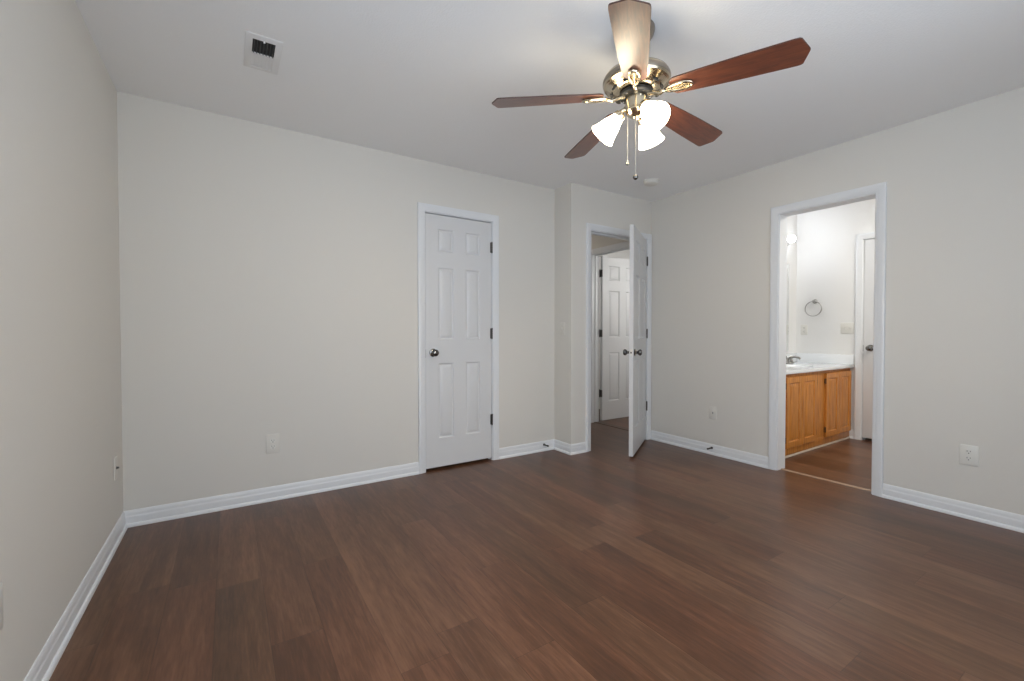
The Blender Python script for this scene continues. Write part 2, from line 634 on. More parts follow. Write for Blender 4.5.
def door_frame(name, mat, u0, u1, z1, stop=None, both=False, depth=T):
    """casing + jamb lining + stop, in a wall frame: x along the wall, y out of the wall, z up"""
    m = MB()
    casing_geo(m, mat, u0, u1, z1)
    if both:
        casing_geo(m, mat @ Matrix.Translation((0, -depth, 0)), u0, u1, z1, -1.0)
    d0 = -depth
    m.box((u0 - JT, d0, 0), (u0, 0.0, z1), 0, mat)
    m.box((u1, d0, 0), (u1 + JT, 0.0, z1), 0, mat)
    m.box((u0 - JT, d0, z1), (u1 + JT, 0.0, z1 + JT), 0, mat)
    if stop:
        s0, s1 = stop
        m.box((u0, s0, 0), (u0 + 0.010, s1, z1), 0, mat)
        m.box((u1 - 0.010, s0, 0), (u1, s1, z1), 0, mat)
        m.box((u0 + 0.010, s0, z1 - 0.010), (u1 - 0.010, s1, z1), 0, mat)
    return struct(m.build(name, M['trim'], smooth=30))


F_BACK = frame_matrix((0, YB, 0), (1, 0, 0), (0, -1, 0))
F_HALL = frame_matrix((0, YJ, 0), (1, 0, 0), (0, -1, 0))
F_RIGHT = frame_matrix((XR, 0, 0), (0, -1, 0), (-1, 0, 0))        # local x = -y
F_SIDE = frame_matrix((XH, 0, 0), (0, -1, 0), (-1, 0, 0))
F_BEND = frame_matrix((XB, 0, 0), (0, -1, 0), (-1, 0, 0))
F_LEFT = frame_matrix((XL, 0, 0), (0, 1, 0), (1, 0, 0))           # local x = y
F_STEP = frame_matrix((XJ, 0, 0), (0, -1, 0), (-1, 0, 0))

door_frame('trim_1', F_BACK, CL[0], CL[1], CL[2], (-0.050, -0.040))
door_frame('trim_2', F_HALL, HD[0], HD[1], HD[2], (-0.075, -0.040), True)
door_frame('trim_3', F_RIGHT, -BD[1], -BD[0], BD[2], None, True)
door_frame('trim_4', F_SIDE, -LD[1], -LD[0], LD[2], (-0.080, -0.048), False)
door_frame('trim_5', F_BEND, -FD[1], -FD[0], FD[2], (-0.055, -0.042), False)

# thresholds
m = MB()
m.raw([(XR + 0.052, BD[0], 0), (XR + 0.086, BD[0], 0), (XR + 0.078, BD[0], 0.005), (XR + 0.060, BD[0], 0.005),
       (XR + 0.052, BD[1], 0), (XR + 0.086, BD[1], 0), (XR + 0.078, BD[1], 0.005), (XR + 0.060, BD[1], 0.005)],
      [(0, 1, 2, 3), (7, 6, 5, 4), (0, 4, 5, 1), (1, 5, 6, 2), (2, 6, 7, 3), (3, 7, 4, 0)])
struct(m.build('trim_6', M['strip'], smooth=0))
m = MB()
m.raw([(XH + 0.040, LD[0], 0), (XH + 0.080, LD[0], 0), (XH + 0.072, LD[0], 0.005), (XH + 0.048, LD[0], 0.005),
       (XH + 0.040, LD[1], 0), (XH + 0.080, LD[1], 0), (XH + 0.072, LD[1], 0.005), (XH + 0.048, LD[1], 0.005)],
      [(0, 1, 2, 3), (7, 6, 5, 4), (0, 4, 5, 1), (1, 5, 6, 2), (2, 6, 7, 3), (3, 7, 4, 0)])
struct(m.build('trim_7', M['floor'], smooth=0))


# ---- doors
def slab_mesh(w, h, t, stile, mull, rails):
    """six panel slab: x 0..w, y 0..-t (front face at y=0 looks to +y), z 0..h; rails = [(z0, z1), ...] of the panels"""
    m = MB()
    pw = (w - 2 * stile - mull) / 2
    xs = [0, stile, stile + pw, stile + pw + mull, w - stile, w]
    zs = [0]
    for a, b in rails:
        zs += [a, b]
    zs.append(h)
    ring = [(0.0, 0.0), (0.004, 0.0020), (0.009, 0.0100), (0.016, 0.0115), (0.036, 0.0022), (0.042, 0.0010)]
    for face in (0, 1):
        def P(x, z, d):
            return (x, -d, z) if face == 0 else (x, -t + d, z)
        for i in range(5):
            for j in range(len(zs) - 1):
                x0, x1, z0, z1 = xs[i], xs[i + 1], zs[j], zs[j + 1]
                if i in (1, 3) and j % 2 == 1:
                    vs, fs = [], []
                    for o, d in ring:
                        vs += [P(x0 + o, z0 + o, d), P(x1 - o, z0 + o, d), P(x1 - o, z1 - o, d), P(x0 + o, z1 - o, d)]
                    for k in range(len(ring) - 1):
                        for q in range(4):
                            q2 = (q + 1) % 4
                            fs.append((k * 4 + q, k * 4 + q2, k * 4 + 4 + q2, k * 4 + 4 + q))
                    e = (len(ring) - 1) * 4
                    fs.append((e, e + 1, e + 2, e + 3))
                    m.raw(vs, fs)
                else:
                    m.raw([P(x0, z0, 0), P(x1, z0, 0), P(x1, z1, 0), P(x0, z1, 0)], [(0, 1, 2, 3)])
    # edges
    for i in range(5):
        x0, x1 = xs[i], xs[i + 1]
        m.raw([(x0, 0, 0), (x1, 0, 0), (x1, -t, 0), (x0, -t, 0)], [(0, 1, 2, 3)])
        m.raw([(x0, 0, h), (x1, 0, h), (x1, -t, h), (x0, -t, h)], [(0, 1, 2, 3)])
    for j in range(len(zs) - 1):
        for x in (0, w):
            m.raw([(x, 0, zs[j]), (x, 0, zs[j + 1]), (x, -t, zs[j + 1]), (x, -t, zs[j])], [(0, 1, 2, 3)])
    # weld
    bm = bmesh.new()
    vv = [bm.verts.new(p) for p in m.v]
    for f in m.f:
        bm.faces.new([vv[i] for i in f])
    bmesh.ops.remove_doubles(bm, verts=bm.verts, dist=1e-5)
    bm.verts.index_update()
    out = MB()
    out.raw([tuple(p.co) for p in bm.verts], [tuple(p.index for p in f.verts) for f in bm.faces])
    bm.free()
    return out


RAILS = [(0.228, 0.833), (1.020, 1.598), (1.722, 1.905)]
KNOB = [(0.0001, 0.0), (0.031, 0.0), (0.0325, 0.003), (0.030, 0.0065), (0.020, 0.009), (0.0125, 0.012), (0.0115, 0.022), (0.0125, 0.027), (0.019, 0.032),
        (0.0255, 0.039), (0.0275, 0.047), (0.0265, 0.054), (0.0215, 0.0605), (0.012, 0.0635), (0.0001, 0.0645)]


def knob(parent, x, z, out=1, y=0.0, mat='nickel'):
    """round door knob whose spindle leaves the door face at y towards +y (out=1) or -y"""
    R = Matrix.Translation((x, y, z)) @ Matrix.Rotation(-PI / 2 * out, 4, 'X')
    r = MB().lathe(KNOB[:6], 28, 0, R).build('knob_rosette', M[mat], parent)
    k = MB().lathe(KNOB[5:], 28, 0, R).build('knob', M[mat], parent)
    k['label'] = 'dark nickel round knob'
    return k


def hinge(parent, x, y, z, leaf=None):
    m = MB()
    R = Matrix.Translation((x, y, z - 0.045))
    for k in range(5):
        m.lathe([(0.0066, 0.0006 + 0.018 * k), (0.0066, 0.0174 + 0.018 * k)], 12, 0, R)
    m.lathe([(0.0045, -0.004), (0.0045, 0.094)], 10, 0, R)
    if leaf:
        m.box((min(leaf[0], leaf[1]), leaf[2], z - 0.044), (max(leaf[0], leaf[1]), leaf[3], z + 0.044))
    return m.build('hinge', M['hinge'], parent)


def door(name, label, loc, rotz):
    o = bpy.data.objects.new(name, None)
    C.objects.link(o)
    o.location = loc
    o.rotation_euler = (0, 0, rotz)
    o['label'] = label
    o['category'] = 'door'
    o['kind'] = 'structure'
    return o


HZ = (0.330, 1.070, 1.805)
# closet door, closed; slab local x runs along the wall, +y out of the face
d1 = door('door_1', 'closed narrow white six panel door in the long beige wall', (CL[0] + 0.003, YB + 0.004, 0.022), 0)
d1.rotation_euler = (0, 0, 0)
d1.matrix_world = frame_matrix((CL[0] + 0.003, YB + 0.004, 0.022), (1, 0, 0), (0, -1, 0))
slab_mesh(0.596, 2.013, 0.035, 0.108, 0.108, RAILS).build('door_panel', M['door'], d1, smooth=20)
knob(d1, 0.062, 0.918, 1, 0.0)
for z in HZ:
    hinge(d1, 0.599, 0.008, z - 0.0, (0.585, 0.6, -0.002, 0.0015))
MB().box((-0.0035, 0.0005, 0.88), (0.0005, -0.024, 0.945)).build('latch_plate', M['hinge'], d1)

# hall door, standing open into the bedroom
ang = math.radians(180 + 31.8)
d2 = door('door_2', 'white six panel door standing open into the bedroom', (0, 0, 0), 0)
hx, hy = HD[1] - 0.003, YJ - 0.006
ud = Vector((math.cos(ang), math.sin(ang), 0))
nd = Vector((-math.sin(ang), math.cos(ang), 0)) * -1      # direction of the slab's y axis
nd = Vector((0.527, -0.850, 0)) if nd.dot(Vector((0.527, -0.85, 0))) > 0 else -nd
nd = Vector((-ud.y, ud.x, 0))
if nd.y > 0:
    nd = -nd
d2.matrix_world = frame_matrix((hx, hy, 0.020), ud, nd)
slab_mesh(0.756, 2.013, 0.035, 0.115, 0.112, RAILS).build('door_panel', M['door'], d2, smooth=20)
knob(d2, 0.756 - 0.062, 0.905, 1, 0.0)
knob(d2, 0.756 - 0.062, 0.905, -1, -0.035)
lt = MB().box((0.755, -0.006, 0.877), (0.7568, -0.029, 0.933)).build('latch_plate', M['plate'], d2)
MB().box((0.7565, -0.0115, 0.898), (0.764, -0.0235, 0.912)).build('latch_bolt', M['nickel'], lt)
for z in HZ:
    hinge(d2, 0.0, 0.008, z, (0.003, 0.012, -0.001, 0.0015))
MB().box((HD[0] - 0.001, YJ + 0.003, 0.925), (HD[0] + 0.0012, YJ + 0.034, 0.985)).build('trim_8', M['hinge'])
struct(bpy.data.objects['trim_8'])

# linen room door, beyond the hall, folded back into that room
d3 = door('door_3', 'white six panel door beyond the hall, opened away', (0, 0, 0), 0)
d3.matrix_world = frame_matrix((XH + T + 0.014, LD[1] - 0.044, 0.022), (1, 0, 0), (0, -1, 0))
slab_mesh(0.700, 2.013, 0.035, 0.110, 0.108, RAILS).build('door_panel', M['door'], d3, smooth=20)
knob(d3, 0.638, 0.918, 1, 0.0)
knob(d3, 0.638, 0.918, -1, -0.035)
for z in HZ:
    hinge(d3, -0.008, -0.040, z, (-0.0025, 0.0, -0.040, -0.001))

# bathroom's far door, closed
d4 = door('door_4', 'closed white door at the far end of the bathroom', (0, 0, 0), 0)
d4.matrix_world = frame_matrix((XB + 0.004, FD[1] - 0.003, 0.028), (0, -1, 0), (-1, 0, 0))
slab_mesh(0.602, 2.010, 0.035, 0.108, 0.108, RAILS).build('door_panel', M['door'], d4, smooth=20)
knob(d4, 0.060, 0.915, 1, 0.0)
MB().box((-0.0035, 0.0005, 0.88), (0.0005, -0.024, 0.945)).build('latch_plate', M['hinge'], d4)

# the two added windows behind the camera
def window(name, mat, w, z0, z1):
    """x along the wall from 0 to w, y into the room, z up"""
    o = struct(MB().box((0.002, -T, z0 - 0.02), (w - 0.002, 0.03, z0 + 0.004), 0, mat, bevel=0.004).build(name, M['trim']))
    fm = MB()
    yw = -0.09
    for a, b in (((0.0, z0), (w, z0 + 0.05)), ((0.0, z1 - 0.05), (w, z1)), ((0.0, z0), (0.05, z1)), ((w - 0.05, z0), (w, z1)),
                 ((w / 2 - 0.03, z0), (w / 2 + 0.03, z1)), ((0.0, (z0 + z1) / 2 - 0.02), (w, (z0 + z1) / 2 + 0.02))):
        fm.box((a[0], yw - 0.015, a[1]), (b[0], yw + 0.015, b[1]), 0, mat)
    fm.build('window_frame', M['trim'], o)
    MB().box((0.0, yw - 0.003, z0), (w, yw + 0.003, z1), 0, mat).build('window_pane', M['glass'], o)


window('window_1', frame_matrix((WIN[0], YF, 0), (1, 0, 0), (0, 1, 0)), WIN[1] - WIN[0], WIN[2], WIN[3])
window('window_2', frame_matrix((XL, WIN2[0], 0), (0, 1, 0), (1, 0, 0)), WIN2[1] - WIN2[0], WIN2[2], WIN2[3])

# ================================================================ CEILING FAN
FX, FY = 1.532, 1.349
fan = thing('ceiling_fan', 'brass ceiling fan with five cherry wood blades and lit glass shades', 'ceiling fan', (FX, FY, H))
MB().lathe([(0.0001, 0.0), (0.078, 0.0), (0.079, -0.010), (0.074, -0.030), (0.060, -0.050), (0.036, -0.064), (0.020, -0.068), (0.0001, -0.068)], 40).build('canopy', M['brass_dark'], fan)
MB().lathe([(0.0125, -0.060), (0.0125, -0.175)], 20).lathe([(0.024, -0.150), (0.027, -0.155), (0.027, -0.178), (0.024, -0.184)], 24).build('downrod', M['brass'], fan)
mot = MB().lathe([(0.0001, -0.176), (0.040, -0.178), (0.085, -0.184), (0.118, -0.193), (0.136, -0.204), (0.1435, -0.217), (0.1450, -0.228), (0.1440, -0.240),
                  (0.140, -0.247), (0.133, -0.250), (0.128, -0.252), (0.118, -0.260), (0.098, -0.270), (0.082, -0.275), (0.0001, -0.277)], 56).build('motor_housing', M['brass'], fan)
for k in range(10):                                       # cooling slots of the lower bowl
    m = MB()
    a = 2 * PI * (k + 0.5) / 10
    R = Matrix.Rotation(a, 4, 'Z') @ Matrix.Translation((0.1085, 0, -0.2700)) @ Matrix.Rotation(math.radians(30), 4, 'Y')
    pts = [(0.007 * math.cos(t), 0.016 * math.sin(t)) for t in [2 * PI * i / 16 for i in range(16)]]
    m.prism(pts, -0.0035, 0.002, 0, R)
    m.build('cooling_slot', M['slot'], mot)
m = MB().lathe([(0.1440, -0.218), (0.1462, -0.224), (0.1462, -0.232), (0.1444, -0.238)], 56, cap=False)
m.build('motor_band', M['brass_dark'], mot)
fly = MB().lathe([(0.0001, -0.278), (0.070, -0.278), (0.0735, -0.282), (0.0735, -0.292), (0.069, -0.297), (0.0001, -0.297)], 40).build('flywheel', M['black'], fan)
for k in range(10):
    a = 2 * PI * k / 10
    m = MB().lathe([(0.005, -0.2995), (0.005, -0.2965)], 8, 0, Matrix.Translation((0.061 * math.cos(a), 0.061 * math.sin(a), 0)))
    m.build('screw', M['chrome'], fly)
swh = MB().lathe([(0.0001, -0.296), (0.043, -0.296), (0.0465, -0.300), (0.0470, -0.330), (0.0455, -0.352), (0.0475, -0.356), (0.0475, -0.362), (0.040, -0.372), (0.026, -0.382),
                  (0.014, -0.386), (0.010, -0.392), (0.0001, -0.394)], 40).build('switch_housing', M['brass'], fan)

BTH = 3.82615
BZ = 2.1124 - H
BPITCH = -0.2094
DROOP = math.radians(3.2)
# blade outline: x along the radius
half = [(0.150, 0.026), (0.156, 0.038), (0.168, 0.0480), (0.30, 0.0565), (0.42, 0.0620), (0.54, 0.0655), (0.598, 0.0668), (0.612, 0.0655), (0.619, 0.0610), (0.641, 0.0060), (0.6425, 0.0)]
outline = half + [(x, -y) for x, y in reversed(half[:-1])]
outline = [(x, -y) for x, y in outline]
for k in range(5):
    R = Matrix.Rotation(BTH + k * 2 * PI / 5, 4, 'Z')
    RB = R @ Matrix.Translation((0, 0, BZ + 0.643 * math.tan(DROOP))) @ Matrix.Rotation(DROOP, 4, 'Y') @ Matrix.Rotation(BPITCH, 4, 'X')
    mm = MB()
    n = len(outline)
    mm.prism(outline, 0.0, 0.0055)
    mm.m = [0, 0] + [1] * n
    b = mm.build('blade', [M['blade'], M['blade_edge']], fan, smooth=0)
    b.matrix_local = RB
    # blade iron: open leaf-shaped loop under the blade with an arm back to the flywheel
    mi = MB()
    loop = []
    for i in range(36):
        t = 2 * PI * i / 36
        xx = 0.182 + 0.055 * math.cos(t)
        wv = 0.0205 * math.sin(t) * (1.0 + 0.25 * math.cos(t))
        loop.append((xx, wv, -0.0075))
    mi.tube(loop, 0.0060, 8, closed=True)
    mi.tube([(0.130, 0, -0.0085), (0.160, 0, -0.0075), (0.226, 0, -0.0070)], [0.0055, 0.004, 0.0055], 8)
    mi.prism([(0.158, -0.013), (0.210, -0.017), (0.224, -0.010), (0.224, 0.010), (0.210, 0.017), (0.158, 0.013)], -0.0035, -0.0005)
    inv = RB.inverted() @ R
    arm = [tuple(inv @ Vector((x, 0, z))) for x, z in ((0.052, -0.2965), (0.074, -0.2990), (0.092, -0.3065), (0.106, -0.3125))]
    arm += [(0.118, 0, -0.0100), (0.130, 0, -0.0085)]
    mi.tube(arm, [0.010, 0.0095, 0.0085, 0.0080, 0.0075, 0.0065], 10)
    ir = mi.build('blade_iron', M['brass'], fan)
    ir['label'] = 'brass leaf shaped blade arm'
    ir.matrix_local = RB
    for sx, sy in ((0.170, 0.0), (0.208, 0.010), (0.208, -0.010)):
        MB().sphere((sx, sy, -0.0065), 0.0042, 0, 10, 6, 0.6).build('blade_screw', M['brass_dark'], ir)

# light kit: three arms with bell shades
ARM0 = math.atan2(-0.75, 0.66)
RIGHT = Vector((0.661, -0.750, 0))
AWAY = Vector((0.750, 0.661, 0))
SH_OUT = [(0.0225, 0.0), (0.0240, 0.004), (0.0255, 0.014), (0.0300, 0.026), (0.0370, 0.042), (0.0430, 0.060), (0.0475, 0.078), (0.0530, 0.094), (0.0580, 0.106), (0.0610, 0.111)]
for k, phi in enumerate((182, 302, 62)):
    a = math.radians(phi)
    d = RIGHT * math.cos(a) + AWAY * math.sin(a)
    ax = (d * math.cos(math.radians(47)) + Vector((0, 0, -1)) * math.sin(math.radians(47))).normalized()
    neck = d * 0.072 + Vector((0, 0, -0.371))
    q = ax.to_track_quat('Z', 'Y').to_matrix().to_4x4()
    S = Matrix.Translation(neck) @ q
    ar = MB()
    ar.tube([d * 0.036 + Vector((0, 0, -0.352)), d * 0.052 + Vector((0, 0, -0.346)), d * 0.065 + Vector((0, 0, -0.351)), neck - ax * 0.006], [0.010, 0.009, 0.009, 0.011], 12)
    ar.lathe([(0.0001, -0.016), (0.016, -0.015), (0.0255, -0.008), (0.0275, 0.002), (0.0275, 0.010), (0.0265, 0.012)], 28, 0, S)
    ar.build('light_arm', M['brass'], fan)
    inner = [(r - 0.0032, z) for r, z in reversed(SH_OUT[1:])] + [(0.0185, 0.002)]
    sh = MB().lathe(SH_OUT + [(0.0600, 0.1125)] + inner, 40, 0, S, cap=False).build('lamp_shade', M['shade'], fan)
    bb = MB().lathe([(0.0001, 0.0), (0.013, 0.0), (0.013, 0.025), (0.0165, 0.034), (0.022, 0.046), (0.0245, 0.058), (0.022, 0.070), (0.014, 0.079), (0.0001, 0.082)], 20, 0, S)
    bb.build('bulb', M['bulb'], sh)


def chain(dx, dy, z_top, z_end, tip, name):
    m = MB()
    m.tube([(dx, dy, z_top), (dx, dy, z_end)], 0.0007, 6)
    zz = z_top
    while zz > z_end:
        m.sphere((dx, dy, zz), 0.0014, 0, 8, 5)
        zz -= 0.0045
    c = m.build('pull_chain', M['chain'], fan)
    t = MB()
    if tip == 'bell':
        t.lathe([(0.0015, 0.010), (0.003, 0.006), (0.0035, 0.0), (0.0065, -0.006), (0.0085, -0.011), (0.007, -0.013)], 18, 0, Matrix.Translation((dx, dy, z_end)))
        t.build('pull_bell', M['clear'], c)
    else:
        t.sphere((dx, dy, z_end - 0.008), 0.0115, 0, 20, 12)
        t.build('pull_ball', M['nickel'], c)['label'] = 'dark round pull'


M['chain'] = simple('pale_chain', (0.45, 0.43, 0.39), 0.4, 0.7)
chain(1.508 - FX, 1.376 - FY, -0.355, 1.862 - H, 'bell', 'a')
chain(1.531 - FX, 1.350 - FY, -0.395, 1.798 - H, 'ball', 'b')

# ================================================================ ON THE CEILING
# air register: long side along y
vent = thing('ceiling_vent', 'white metal air register on the ceiling with half its louvres coloured dark as if in shade', 'air vent', (0.152, 2.446, H))
hw, hl, iw, il = 0.076, 0.150, 0.046, 0.115
m = MB()
prof = [(0.0, 0.0), (0.0, -0.0015), (0.006, -0.0035), (0.026, -0.0065), (0.030, -0.0065), (0.030, 0.0)]
vs, fs = [], []
for o, z in prof:
    vs += [(-hw + o, -hl + o, z), (hw - o, -hl + o, z), (hw - o, hl - o, z), (-hw + o, hl - o, z)]
for i in range(len(prof) - 1):
    for q in range(4):
        q2 = (q + 1) % 4
        fs.append((i * 4 + q, i * 4 + q2, i * 4 + 4 + q2, i * 4 + 4 + q))
m.raw(vs, fs)
m.build('vent_frame', M['vent'], vent, smooth=25)
MB().box((-0.047, -0.121, -0.0012), (0.047, 0.121, -0.0002)).build('duct_shade_sheet', M['duct'], vent)  # thin dark sheet, its colour stands in for the duct's shade
m = MB().box((-0.046, -0.006, -0.0065), (0.046, 0.004, -0.002))
m.build('centre_bar', M['vent'], vent)
for k in range(7):  # near-half louvres, coloured dark as if shaded
    x = -0.040 + k * 0.0133
    m = MB()
    R = Matrix.Translation((x, -0.062, -0.0055)) @ Matrix.Rotation(math.radians(68), 4, 'Y')
    m.box((-0.0045, -0.056, -0.0004), (0.0045, 0.056, 0.0004), 0, R)
    m.build('louvre', M['louvre'], vent)
for k in range(6):
    x = -0.038 + k * 0.0152
    m = MB()
    R = Matrix.Translation((x, 0.061, -0.0045)) @ Matrix.Rotation(math.radians(-12), 4, 'Y')
    m.box((-0.0082, -0.057, -0.0004), (0.0082, 0.057, 0.0004), 0, R)
    m.build('louvre', M['vent'], vent)
MB().box((-0.004, -0.1225, -0.013), (0.004, -0.1165, -0.006), bevel=0.0015).build('lever', M['vent'], vent)

smoke = thing('smoke_detector', 'round white smoke detector on the ceiling near the hall door', 'smoke detector', (3.150, 2.600, H))
MB().lathe([(0.0001, 0), (0.068, 0), (0.068, -0.006), (0.064, -0.008)], 40).build('base_ring', M['plate'], smoke)
MB().lathe([(0.0001, -0.007), (0.060, -0.007), (0.062, -0.012), (0.060, -0.026), (0.052, -0.033), (0.036, -0.036), (0.0001, -0.0365)], 40).build('cover', M['plate'], smoke)
MB().lathe([(0.0001, -0.036), (0.007, -0.036), (0.007, -0.039), (0.0001, -0.0395)], 16, 0, Matrix.Translation((0.022, 0, 0))).build('test_button', M['plate'], smoke)


# ================================================================ WALL PLATES
def plate_geo(w=0.070, h=0.115, t=0.006):
    return MB().box((-w / 2, 0.0, -h / 2), (w / 2, t, h / 2), bevel=0.0025)


def outlet(mat, u, z, label, w=0.070, h=0.115, group=None, cat='outlet', pm='plate'):
    o = thing('wall_outlet', label, cat, group=group)
    o.matrix_world = mat @ Matrix.Translation((u, 0, z))
    plate_geo(w, h).build('cover_plate', M[pm], o)
    for s in (1, -1):
        pts = []
        for i in range(28):
            t = 2 * PI * i / 28
            pts.append((0.0172 * math.cos(t), max(-0.0135, min(0.0135, 0.0172 * math.sin(t)))))
        R = Matrix.Translation((0, 0, s * 0.0195)) @ Matrix.Rotation(PI / 2, 4, 'X')
        r = MB().prism(pts, -0.0072, -0.004, 0, R).build('receptacle', M['plate'], o)
        g = MB()
        zc = s * 0.0195
        g.box((-0.0078, 0.0070, zc + 0.000), (-0.0055, 0.0077, zc + 0.0085))
        g.box((0.0055, 0.0070, zc + 0.001), (0.0078, 0.0077, zc + 0.0078))
        g.lathe([(0.0028, 0.0070), (0.0028, 0.0077)], 10, 0, Matrix.Translation((0, 0, zc - 0.0075)) @ Matrix.Rotation(-PI / 2, 4, 'X'))
        g.build('slots', M['slot'], r)
    MB().lathe([(0.0032, 0.0055), (0.0030, 0.0070), (0.0001, 0.0074)], 12, 0, Matrix.Rotation(-PI / 2, 4, 'X')).build('screw', M['plate'], o)
    return o


def switch(mat, u, z, label, gangs=1, pm='plate', cat='light switch'):
    o = thing('light_switch', label, cat)
    o.matrix_world = mat @ Matrix.Translation((u, 0, z))
    w = 0.070 + 0.046 * (gangs - 1)
    plate_geo(w, 0.115).build('cover_plate', M[pm], o)
    for k in range(gangs):
        x = (k - (gangs - 1) / 2) * 0.046
        b = MB().box((x - 0.0055, 0.005, -0.0125), (x + 0.0055, 0.0075, 0.0125)).build('toggle_bezel', M[pm], o)
        R = Matrix.Translation((x, 0.006, 0.001)) @ Matrix.Rotation(math.radians(24), 4, 'X')
        MB().box((-0.0038, 0.0, -0.0045), (0.0038, 0.013, 0.0045), 0, R, bevel=0.001).build('toggle', M[pm], b)
        for s in (1, -1):
            MB().lathe([(0.0028, 0.0055), (0.0026, 0.0068), (0.0001, 0.0071)], 10, 0, Matrix.Translation((x, 0, s * 0.030)) @ Matrix.Rotation(-PI / 2, 4, 'X')).build('screw', M[pm], o)
    return o


outlet(F_BACK, 0.238, 0.372, 'beige duplex outlet low on the long wall left of the closed door', 0.078, 0.125, pm='ivory')
outlet(F_RIGHT, -0.694, 0.374, 'white duplex outlet low on the wall right of the bathroom doorway', 0.080, 0.118)
# single-slot plate between the hall door and the bathroom
o = thing('wall_plate', 'small beige wall plate above the skirting between open door and bathroom', 'wall plate')
o.matrix_world = F_RIGHT @ Matrix.Translation((-2.318, 0, 0.376))
plate_geo(0.070, 0.115).build('cover_plate', M['ivory'], o)
MB().box((-0.006, 0.004, -0.017), (0.006, 0.0075, 0.017)).build('jack', M['plate'], o)
MB().box((-0.0025, 0.0074, -0.010), (0.0025, 0.0082, 0.010)).build('jack_slot', M['slot'], o)
# cable plate in the left corner
o = thing('wall_plate', 'beige cable plate with a dark centre jack near the left corner', 'wall plate')
o.matrix_world = F_LEFT @ Matrix.Translation((3.055, 0, 0.388))
plate_geo(0.072, 0.120).build('cover_plate', M['ivory'], o)
MB().lathe([(0.0075, 0.005), (0.0072, 0.0095), (0.0050, 0.0098), (0.0048, 0.017), (0.0001, 0.017)], 16, 0, Matrix.Rotation(-PI / 2, 4, 'X')).build('cable_jack', M['nickel'], o)
for s in (1, -1):
    MB().lathe([(0.0030, 0.0055), (0.0028, 0.0069), (0.0001, 0.0072)], 10, 0, Matrix.Translation((0, 0, s * 0.041)) @ Matrix.Rotation(-PI / 2, 4, 'X')).build('screw', M['ivory'], o)
outlet(F_LEFT, 1.638, 0.385, 'pale outlet on the left wall cut by the photo edge', 0.078, 0.120)
switch(F_STEP, -3.132, 1.135, 'beige light switch on the narrow wall return beside the hall door', 1, 'ivory')

# door stops screwed into the baseboards
def doorstop(mat, u, label):
    o = thing('door_stop', label, 'door stop')
    o.matrix_world = mat @ Matrix.Translation((u, 0.0112, 0.060))
    Rx = Matrix.Rotation(-PI / 2, 4, 'X')
    MB().lathe([(0.0001, 0.0), (0.0105, 0.0), (0.0105, 0.003), (0.006, 0.005)], 18, 0, Rx).build('mount', M['hinge'], o)
    coil = []
    for i in range(110):
        t = i / 109
        a = t * 2 * PI * 11
        r = 0.0062 - 0.0010 * t
        coil.append((r * math.cos(a), 0.004 + t * 0.050, r * math.sin(a)))
    MB().tube(coil, 0.0011, 6).build('spring', M['hinge'], o)
    MB().lathe([(0.0065, 0.052), (0.0078, 0.055), (0.0078, 0.066), (0.006, 0.069), (0.0001, 0.069)], 18, 0, Rx).build('tip', M['rubber'], o)


doorstop(F_BACK, 2.452, 'spring door stop on the baseboard right of the closed door')
doorstop(F_RIGHT, -2.322, 'spring door stop on the baseboard between open door and bathroom')

# ================================================================ BATHROOM
CY = 1.905            # cabinet face
CX0, CX1 = 3.82, 5.415
cab = thing('vanity_cabinet', 'honey oak vanity cabinet under the white bathroom countertop', 'cabinet', (0, 0, 0))
m = MB()
m.box((CX0, CY + 0.020, 0.0), (CX0 + 0.016, YV - 0.012, 0.735))
m.box((CX1 - 0.018, CY + 0.020, 0.0), (CX1 - 0.002, YV - 0.012, 0.735))
m.box((CX0 + 0.016, CY + 0.020, 0.075), (CX1 - 0.018, YV - 0.012, 0.091))
m.box((CX0 + 0.016, YV - 0.020, 0.091), (CX1 - 0.018, YV - 0.012, 0.735))
m.box((CX0 + 0.016, CY + 0.020, 0.0), (CX1 - 0.018, CY + 0.036, 0.075))
m.build('carcass', M['oak'], cab)
m = MB()
xd = [(4.062, 4.345), (4.351, 4.634), (4.832, 5.112), (5.118, 5.398)]
dz0, dz1 = 0.085, 0.706
m.box((CX0, CY, 0.022), (CX1, CY + 0.020, dz0 + 0.012), bevel=0.001)
m.box((CX0, CY, dz1 - 0.012), (CX1, CY + 0.020, 0.738), bevel=0.001)
for a, b in ((CX0, 4.074), (4.622, 4.844), (5.386, CX1)):
    m.box((a, CY + 0.0004, dz0 + 0.012), (b, CY + 0.020, dz1 - 0.012))
m.build('face_frame', M['oak'], cab)
MB().box((CX0, CY - 0.008, 0.0), (CX1 - 0.002, CY + 0.004, 0.016), bevel=0.003).build('shoe_moulding', M['shoe'], cab)


